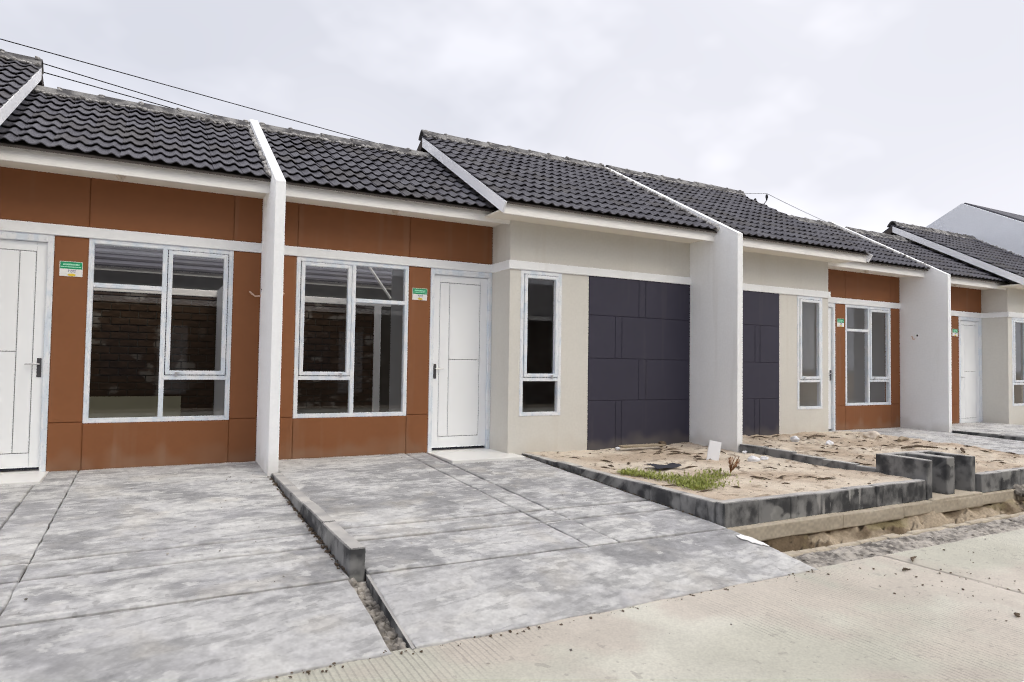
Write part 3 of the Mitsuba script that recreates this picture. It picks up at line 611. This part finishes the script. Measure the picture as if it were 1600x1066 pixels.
# kerb plaster fillet between kerb foot and beam
# ------------------------------------------------------------------ concrete refuse bin: two open-fronted bays
b = thing('refuse_bin', 'dark plastered concrete bin with two open bays between the sand beds', 'refuse bin')
def rough_box(*a, seed=0):
    m = bx(*a, 0.008).subdivide().subdivide(); v = m.vertices.copy(); v += (meshkit.fbm(v * 5 + seed, 3, seed) - 0.5)[:, None] * np.array([0.012, 0.012, 0.010]); m.vertices = v; return m
BT = 0.205
put('side_wall', rough_box(5.975, 6.068, -3.985, -3.50, -0.21, BT, seed=1), 'kerb_plaster', b, 40)
put('middle_wall', rough_box(6.40, 6.55, -3.945, -3.50, -0.21, BT - 0.005, seed=2), 'kerb_plaster', b, 40)
put('side_wall', rough_box(6.86, 6.95, -3.945, -3.50, -0.21, BT - 0.012, seed=3), 'kerb_plaster', b, 40)
put('back_wall', rough_box(5.98, 6.94, -3.505, -3.42, -0.21, BT - 0.003, seed=4), 'kerb_plaster', b, 40)
put('floor', rough_box(5.99, 6.93, -4.03, -3.5, -0.34, -0.19, seed=5), 'beam_concrete', b, 40)

# ------------------------------------------------------------------ sand beds
def sandz(base, seed, amp=0.05):
    def f(X, Y):
        P = np.stack([X * 2.2, Y * 2.2, X * 0 + seed], -1)
        return base(X, Y) + (meshkit.fbm(P, 5, seed) - 0.5) * amp + (meshkit.fbm(P * 5, 3, seed + 3) - 0.5) * amp * 0.55
    return f
sz2 = sandz(lambda X, Y: -0.035 + 0.030 * np.clip((Y + 1.6) / 1.1, 0, 1) + 0.02 * np.clip((X - 4.5) / 1.5, 0, 1), 3)
sz3 = sandz(lambda X, Y: -0.42 * (X < 6.98) * (Y < -3.47) + 0.035 + 0.035 * np.clip((Y + 2.0) / 1.5, 0, 1) - 0.05 * np.clip((-2.6 - Y) / 1.2, 0, 1), 8, 0.085)
put('sand_bed', grid(np.arange(3.16, 6.0, 0.025), np.arange(-3.92, -0.50, 0.025), sz2), 'sand', None, True); lab('sand_bed', kind='structure')
k = put('sand_bed', grid(np.arange(6.06, 9.52, 0.028), np.arange(-3.90, -0.50, 0.028), sz3), 'sand', None, True); lab(k, kind='structure')

# ditch, near bank
def ditchz(X, Y):
    t = np.clip((-3.90 - Y) / 0.62, 0, 1)
    z = np.interp(t, [0, 0.16, 0.30, 0.62, 0.80, 0.955, 1.0], [-0.30, -0.34, -0.43, -0.68, -0.68, -0.36, -0.318])
    P = np.stack([X * 3.5, Y * 5, X * 0], -1)
    bump = np.interp(t, [0, 0.12, 0.9, 1], [0.02, 0.26, 0.14, 0.015])
    return z + (meshkit.fbm(P, 5, 2) - 0.5) * bump + np.where(bump > 0.05, -0.05 * (np.abs(meshkit.fbm(P * 1.3 + 5, 4, 6) - 0.5) < 0.02), 0)
put('ditch', grid(np.arange(2.98, 9.6, 0.03), np.linspace(-4.53, -3.90, 44), ditchz), 'soil', None, True); lab('ditch', kind='structure')
def vergez(X, Y):
    P = np.stack([X * 6, Y * 9, X * 0 + 5], -1); e = np.clip(np.minimum(-4.50 - Y, Y + 4.90) / 0.10, 0, 1)
    return -0.310 + (meshkit.fbm(P, 5, 9) - 0.35) * 0.055 * e + (meshkit.fbm(P * 6, 3, 4) - 0.5) * 0.030 * e
put('verge', grid(np.arange(2.98, 9.6, 0.02), np.linspace(-4.90, -4.50, 34), vergez), 'rubble_grey', None, True); lab('verge', kind='structure')
lip = []
r_ = np.random.default_rng(2)
for i in range(36):
    a = 3.0 + i * 0.18; m = bx(a, a + 0.179, -4.545 + r_.normal() * 0.006, -4.475 + r_.normal() * 0.008, -0.40, -0.296 + r_.normal() * 0.004, 0.01); lip.append(m)
lipk = put('ditch_lip', cat(*lip), 'beam_concrete'); lab(lipk, 'thin pale concrete lip on the road side of the ditch', 'kerb')

# rubble, chips, litter
def scatter(n, xr, yr, zf, rr, seed, flat=0.6, sub=1):
    r = np.random.default_rng(seed); ms = []
    for i in range(n):
        x, y = xr[0] + r.random() * (xr[1] - xr[0]), yr[0] + r.random() * (yr[1] - yr[0]); s = rr[0] + (rr[1] - rr[0]) * r.random() ** 3
        ms.append(rock((x, y, float(zf(np.array(x), np.array(y))) + s * 0.2), s, i + seed, flat, sub))
    return cat(*ms)
k = put('rubble', cat(scatter(520, (-0.065, 0.082), (-4.95, -4.02), lambda x, y: -0.245 + 0.085 * (y + 4.0) / 0.9 + 0.05 * np.clip((y + 4.16) / 0.14, 0, 1) + 0 * x, (0.008, 0.034), 3, 0.8, 0),
                      prism_yz([(-4.0, -0.6), (-4.0, -0.215), (-4.15, -0.27), (-4.90, -0.335), (-4.90, -0.6)], -0.08, 0.10)), 'rubble_grey', None, False); lab(k, 'loose rubble filling the gap between the two driveway ramps', 'rubble', None, 'stuff')
k = put('rubble', cat(scatter(300, (3.15, 9.4), (-4.89, -4.54), vergez, (0.003, 0.020), 14, 0.5, 0)), 'rubble_grey'); lab(k, 'loose grey mortar crumbs on the verge between ditch and road', 'rubble', None, 'stuff')
k = put('rubble', cat(scatter(90, (7.6, 8.6), (-4.28, -3.98), lambda x, y: -0.36 + 0.5 * (y + 4.28) + 0 * x, (0.02, 0.09), 24, 0.8, 0)), 'rubble_grey'); lab(k, 'heap of broken grey mortar in the ditch at the right edge', 'rubble', None, 'stuff')
k = put('rubble', cat(scatter(120, (3.1, 9.4), (-4.40, -4.06), ditchz, (0.008, 0.04), 33, 0.7)), 'soil'); lab(k, 'clods of earth lying in the ditch', 'earth clods', None, 'stuff')
k = put('debris', cat(scatter(210, (3.22, 5.95), (-3.8, -0.56), sz2, (0.004, 0.018), 5, 0.45, 0), scatter(230, (6.1, 9.45), (-3.8, -0.56), sz3, (0.005, 0.026), 6, 0.5, 0)), 'wood_dark'); lab(k, 'dark wood chips and crumbs scattered over the sand beds', 'debris', None, 'stuff')
k = put('debris', cat(scatter(140, (-3.0, 3.0), (-4.0, -0.1), lambda x, y: 0.038 * y + 0.004 + 0 * x, (0.003, 0.010), 8, 0.6), scatter(110, (0.3, 6.5), (-6.6, -4.92), lambda x, y: ROADZ + 0.002 + 0 * x, (0.002, 0.008), 9, 0.6)), 'rubble_grey'); lab(k, 'small grit lying on driveways and road', 'debris', None, 'stuff')
k = put('debris', cat(scatter(230, (-3.0, 3.08), (-4.96, -4.86), lambda x, y: ROADZ + 0.004 + 0 * x, (0.003, 0.012), 19, 0.6, 0), scatter(90, (3.0, 4.6), (-6.1, -4.95), lambda x, y: ROADZ + 0.004 + 0 * x, (0.003, 0.010), 29, 0.6, 0)), 'wood_dark'); lab(k, 'line of earth crumbs where the driveway ramps meet the road', 'debris', None, 'stuff')
tw = []
r_ = np.random.default_rng(31)
for i in range(95):
    far = r_.random() < 0.62; x = (6.2 + 3.1 * r_.random()) if far else (3.3 + 2.6 * r_.random()); y = -0.7 - 2.9 * r_.random(); a = r_.random() * 3.14; L = 0.04 + 0.12 * r_.random() ** 2
    if x < 7.1 and far and y < -3.3: continue
    z = float((sz3 if far else sz2)(np.array(x), np.array(y))) + 0.008
    tw.append(tube([(x - L * math.cos(a), y - L * math.sin(a), z), (x + 0.01, y + 0.012, z + 0.006), (x + L * math.cos(a), y + L * math.sin(a), z + 0.002)], [0.003, 0.007 + 0.006 * r_.random(), 0.003], 5))
lab(put('twigs', cat(*tw), 'wood_dark'), 'small dark twigs and shavings strewn over the sand beds', 'twigs', None, 'stuff')
lab(put('dirt', cat(scatter(260, (-0.055, -0.018), (-4.0, -0.95), lambda x, y: 0.040 * y + 0.002 + 0 * x, (0.004, 0.016), 44, 0.6, 0), scatter(240, (3.075, 3.105), (-3.95, -0.6), lambda x, y: d2(x, y) + 0.002, (0.003, 0.012), 47, 0.6, 0)), 'wood_dark'), 'dark dirt gathered along the foot of the kerbs', 'dirt', None, 'stuff')
# sticks on the road
for (x, y, a, L, lb) in ((3.95, -5.06, 0.4, 0.16, 'dark flat stick on the road near the ditch verge, the larger one'), (3.62, -5.20, -0.2, 0.07, 'short dark chip on the road left of the larger stick'), (3.35, -6.02, 0.3, 0.06, 'small brown chip alone on the pale road')):
    m = tube([(x - L / 2 * math.cos(a), y - L / 2 * math.sin(a), ROADZ + 0.014), (x - L * 0.1, y + 0.012, ROADZ + 0.017), (x + L / 2 * math.cos(a), y + L / 2 * math.sin(a), ROADZ + 0.013)], [0.005, 0.011, 0.004], 6)
    lab(put('stick', m, 'wood_dark'), lb, 'stick')
# white spill on the ramp's edge
pts = [(2.97, -4.27), (2.99, -4.235), (3.01, -4.25), (3.03, -4.23), (3.05, -4.27), (3.066, -4.31), (3.062, -4.38), (3.068, -4.43), (3.055, -4.49), (3.03, -4.445), (3.02, -4.455), (3.0, -4.40), (2.985, -4.395), (2.99, -4.34), (2.965, -4.31)]
def spillmesh():
    P = Polygon(pts).buffer(0.004); tri = trimesh.creation.extrude_polygon(P, 0.01, engine='earcut').subdivide().subdivide(); v = tri.vertices.copy()
    v[:, 2] = v[:, 2] * 0.4 + apron(d2)(v[:, 0], v[:, 1]) + 0.006; tri.vertices = v; return tri
k = put('paint_spill', spillmesh(), 'spill_white', None, True); lab(k, 'white plaster spill on the right edge of the middle ramp', 'spill')

# sand bed bits
k = thing('marker_board', 'pale grey board stub standing tilted in the sand in front of the second party wall', 'board')
m = bx(-0.075, 0.075, -0.012, 0.012, -0.06, 0.24, 0.004); m.apply_transform(trimesh.transformations.rotation_matrix(0.22, (0, 1, 0)) @ trimesh.transformations.rotation_matrix(-0.45, (0, 0, 1))); m.apply_translation((5.03, -1.92, -0.02)); put('board', m, 'litter_white', k)
def rag(x, y, z, sx, sy, seed):
    g = grid(np.linspace(-1, 1, 17), np.linspace(-1, 1, 15), lambda X, Y: 0.075 * meshkit.fbm(np.stack([X * 1.5 + seed, Y * 1.6, X * 0], -1), 3, seed) - 0.012)
    v = g.vertices.copy(); rr = 0.82 + 0.36 * meshkit.noise(np.c_[np.arctan2(v[:, 1], v[:, 0])[:, None] * 1.6 + 4, np.zeros((len(v), 2)) + seed])
    v[:, 0] *= sx * rr; v[:, 1] *= sy * rr; v += (x, y, z); g.vertices = v; return g
k = put('rag', rag(4.06, -2.15, -0.015, 0.19, 0.13, 2), 'rag_black', None, True); lab(k, 'crumpled black rag lying on the sand behind the green weeds', 'rag')
k = thing('plank', 'weathered plank lying on the sand at the foot of the dark grey panel wall', 'plank')
m = bx(-0.36, 0.36, -0.05, 0.05, 0, 0.026, 0.004); m.apply_transform(trimesh.transformations.rotation_matrix(-0.04, (0, 0, 1)) @ trimesh.transformations.rotation_matrix(0.05, (1, 0, 0))); m.apply_translation((4.86, -0.78, 0.03)); put('board', m, 'wood_grey', k)
m = tube([(5.15, -0.80, 0.05), (5.19, -0.79, 0.055), (5.26, -0.78, 0.05)], [0.035, 0.045, 0.03], 8); put('stump', m, 'wood_dark', thing('wood_offcut', 'short dark round wood offcut touching the plank end', 'wood offcut'))
litter = [(4.56, -0.62, 0.035, 'white crumb of plaster on the sand by the left end of the plank'), (5.93, -1.60, 0.035, 'small white lump beside the foot of the kerb near the second party wall'),
          (5.50, -2.15, 0.06, 'crumpled white plastic bag on the sand, right of the brown weed'), (5.72, -2.12, 0.045, 'crumpled white scrap on the sand, just right of the plastic bag'),
          (7.36, -1.25, 0.07, 'white block lying on the far sand bed below the narrow window'), (7.50, -1.72, 0.06, 'pale crumpled scrap on the far sand bed near the dividing kerb'),
          (8.95, -1.40, 0.10, 'pale lump of mortar on the far sand bed near the front slab')]
for i, (x, y, s, lb) in enumerate(litter):
    zf = sz2 if x < 6 else sz3
    lab(put('litter', rock((x, y, float(zf(np.array(x), np.array(y))) + s * 0.4), s, i + 3, 0.7, 2), 'litter_white' if i < 6 else 'porcelain', None, False), lb, 'litter')
for i, (x, y, L, a, lb) in enumerate(((9.05, -1.85, 0.45, 0.3, 'thick yellowish branch lying on the far sand bed beside the front slab'), (8.2, -2.6, 0.55, -0.35, 'dark stick on the far sand bed right of the concrete bin'), (7.9, -1.2, 0.5, 0.15, 'dark stick on the far sand bed below the narrow window'), (8.7, -2.9, 0.4, 0.5, 'short dark stick behind the kerb at the right edge'))):
    z = float(sz3(np.array(x), np.array(y))) + 0.03
    lab(put('branch', tube([(x - L / 2 * math.cos(a), y - L / 2 * math.sin(a), z), (x, y + 0.03, z + 0.02), (x + L / 2 * math.cos(a), y + L / 2 * math.sin(a), z)], [0.03 if i == 0 else 0.016, 0.035 if i == 0 else 0.018, 0.02 if i == 0 else 0.01], 7), 'wood_grey' if i == 0 else 'wood_dark', None, 50), lb, 'branch')

# creeping green weeds on the sand, in a crescent along the kerb
r_ = np.random.default_rng(12); V, F = [], []
def blade(c, d, L, w):
    d = np.array(d); s = np.cross(d, [0, 0, 1]); s = s / (np.linalg.norm(s) + 1e-9) * w; i = len(V)
    mid = c + d * L * 0.55 + np.array([0, 0, L * 0.12]); tip = c + d * L
    V.extend([c - s * 0.5, c + s * 0.5, mid + s, mid - s, tip]); F.extend([[i, i + 1, i + 2], [i, i + 2, i + 3], [i + 3, i + 2, i + 4]])
cl = [(3.30 + 0.10 * math.sin(3 * t), -2.35 - 0.95 * t) for t in np.linspace(0, 1, 9)]
for i in range(2300):
    t = r_.random(); u = r_.normal()
    if r_.random() < 0.72:
        x = 3.34 + 0.26 * (0.5 + t * 0.4) * abs(u) * 1.1 + 0.04; y = -2.15 - 1.20 * t
        x += 0.35 * max(0, 0.5 - abs(t - 0.62)) * r_.random()
    else:
        a = r_.random(); x = 3.50 + 0.95 * a + 0.07 * u; y = -3.15 + 0.52 * a + 0.10 * r_.normal()
    if x > 4.5 or x < 3.21 or y < -3.5: continue
    z = float(sz2(np.array(x), np.array(y))); an = r_.random() * 2 * math.pi; el = 0.25 + r_.random() * 1.0
    blade(np.array([x, y, z + r_.random() * 0.025]), (math.cos(an) * math.cos(el), math.sin(an) * math.cos(el), math.sin(el)), 0.018 + r_.random() * 0.042, 0.003 + r_.random() * 0.004)
k = put('grass', trimesh.Trimesh(np.array(V), F, process=False), 'grass_green'); lab(k, 'low green creeping weeds growing on the sand along the kerb', 'grass', None, 'stuff')
V, F = [], []; stems = []
for i in range(17):
    an = r_.random() * 2 * math.pi; sp = 0.02 + 0.10 * r_.random(); c = np.array([4.50, -2.72, -0.02]); tip = c + [math.cos(an) * sp + 0.03, math.sin(an) * sp, 0.06 + 0.12 * r_.random()]
    stems.append(tube([c, (c + tip) / 2 + [0, 0, 0.02], tip], [0.004, 0.003, 0.002], 5))
    for q in range(7):
        s = 0.3 + 0.7 * r_.random(); p = c + (tip - c) * s; an2 = r_.random() * 6.28
        blade(p, (math.cos(an2) * 0.8, math.sin(an2) * 0.8, 0.3 + 0.5 * r_.random()), 0.03 + 0.02 * r_.random(), 0.005)
k = thing('dry_weed', 'reddish brown dry weed standing at the right end of the green weeds', 'weed')
put('stem', cat(*stems), 'weed_brown', k); put('leaf', trimesh.Trimesh(np.array(V), F, process=False), 'weed_brown', k)

# sheet of board leaning inside the left house
m = bx(-2.03, -0.66, 4.94, 4.955, 0.0, 0.50); lab(put('board_sheet', m, 'board_olive'), 'olive sheet of board leaning on the brick wall behind the left window', 'board')

# ------------------------------------------------------------------ overhead cables and their poles
def cable(p, q, sag, r, label):
    t = np.linspace(0, 1, 25); pts = np.outer(1 - t, p) + np.outer(t, q); pts[:, 2] -= sag * 4 * t * (1 - t)
    lab(put('power_cable', tube(pts, r, 6), 'cable_black', None, True), label, 'cable')
def seen(px, py, Y):
    d = FWD + (px - 800) / FPX * (math.cos(ROLL) * RT + math.sin(ROLL) * UP) - (py - 533) / FPX * UP2
    return CAM + d * (Y - CAM[1]) / d[1]
def run(a, b, ya, yb, ext0, ext1, sag, label):
    p, q = seen(*a, ya), seen(*b, yb); d = q - p
    cable(p - d * ext0, q + d * ext1, sag, 0.011, label)
run((0, 61), (480, 194), 8.0, 10.2, 1.5, 1.4, 0.0, 'topmost of the three black cables above the roofs at the upper left')
run((0, 79), (300, 170), 8.0, 9.4, 1.5, 3.0, 0.0, 'middle of the three black cables above the roofs at the upper left')
run((82, 117), (200, 150), 8.0, 8.5, 4.5, 8.0, 0.0, 'lowest of the three black cables, just above the left ridge')
k = thing('utility_pole', 'pole behind the right roofs, showing only a dark insulator on a bent bracket', 'pole')
P = seen(1192, 319, 12.0); I0, I1 = seen(1198, 313, 12.0), seen(1198, 304, 12.0); Q = seen(1180, 312, 12.0)
put('post', tube([(P[0] - 0.35, 12.0, -0.9), (P[0] - 0.35, 12.0, P[2] - 0.10)], 0.09, 10), 'metal_dark', k, 40)
put('bracket', cat(tube([(P[0] - 0.35, 12, P[2] - 0.16), P + [-0.05, 0, -0.02], P + [0.08, 0, 0.02], I0], 0.022, 6)), 'metal_dark', k, 40)
put('insulator', tube([I0, I0 + (I1 - I0) * 0.3, I0 + (I1 - I0) * 0.35, I0 + (I1 - I0) * 0.75, I0 + (I1 - I0) * 0.8, I1], [0.03, 0.035, 0.055, 0.055, 0.05, 0.035], 10), 'cable_black', k, 40)
put('insulator', tube([Q - [0, 0, 0.12], Q - [0, 0, 0.05], Q, Q + [0, 0, 0.05]], [0.03, 0.05, 0.05, 0.03], 10), 'cable_black', k, 40)
A = seen(1199, 303, 12.0); B = seen(1280, 339, 15.0); L_ = seen(1120, 300, 11.5)
cable(L_ - (A - L_) * 3, A, 0.02, 0.010, 'thin cable running left from the insulator over the right roofs')
cable(A, B + (B - A) * 1.2, 0.10, 0.010, 'thin cable sagging right from the insulator behind the third party wall')

# ------------------------------------------------------------------ houses across the road, seen only as reflections in the glass
k = thing('facing_terrace', 'unfinished brick terrace across the road, only mirrored in the window glass', 'house')
for x in (-9.0, -3.0, 3.0, 9.0, 15.0):
    y = -17.0
    put('wall', bx(x + 0.05, x + 5.95, y - 4.0, y, -0.5, 3.0), 'brick', k)
    put('roof', prism_yz([(y + 0.9, 3.05), (y + 0.9, 3.15), (y - 2.0, 4.8), (y - 4.8, 3.2), (y - 4.8, 3.05)], x + 0.01, x + 5.99), 'tile_dark', k)
    put('fascia', bx(x + 0.01, x + 5.99, y + 0.85, y + 0.91, 2.93, 3.10), 'fascia_paint', k)
    put('window', bx(x + 0.4, x + 1.7, y, y + 0.02, 0.5, 2.3), 'gasket', k); put('door', bx(x + 2.0, x + 2.9, y, y + 0.03, 0, 2.3), 'door_gap', k)
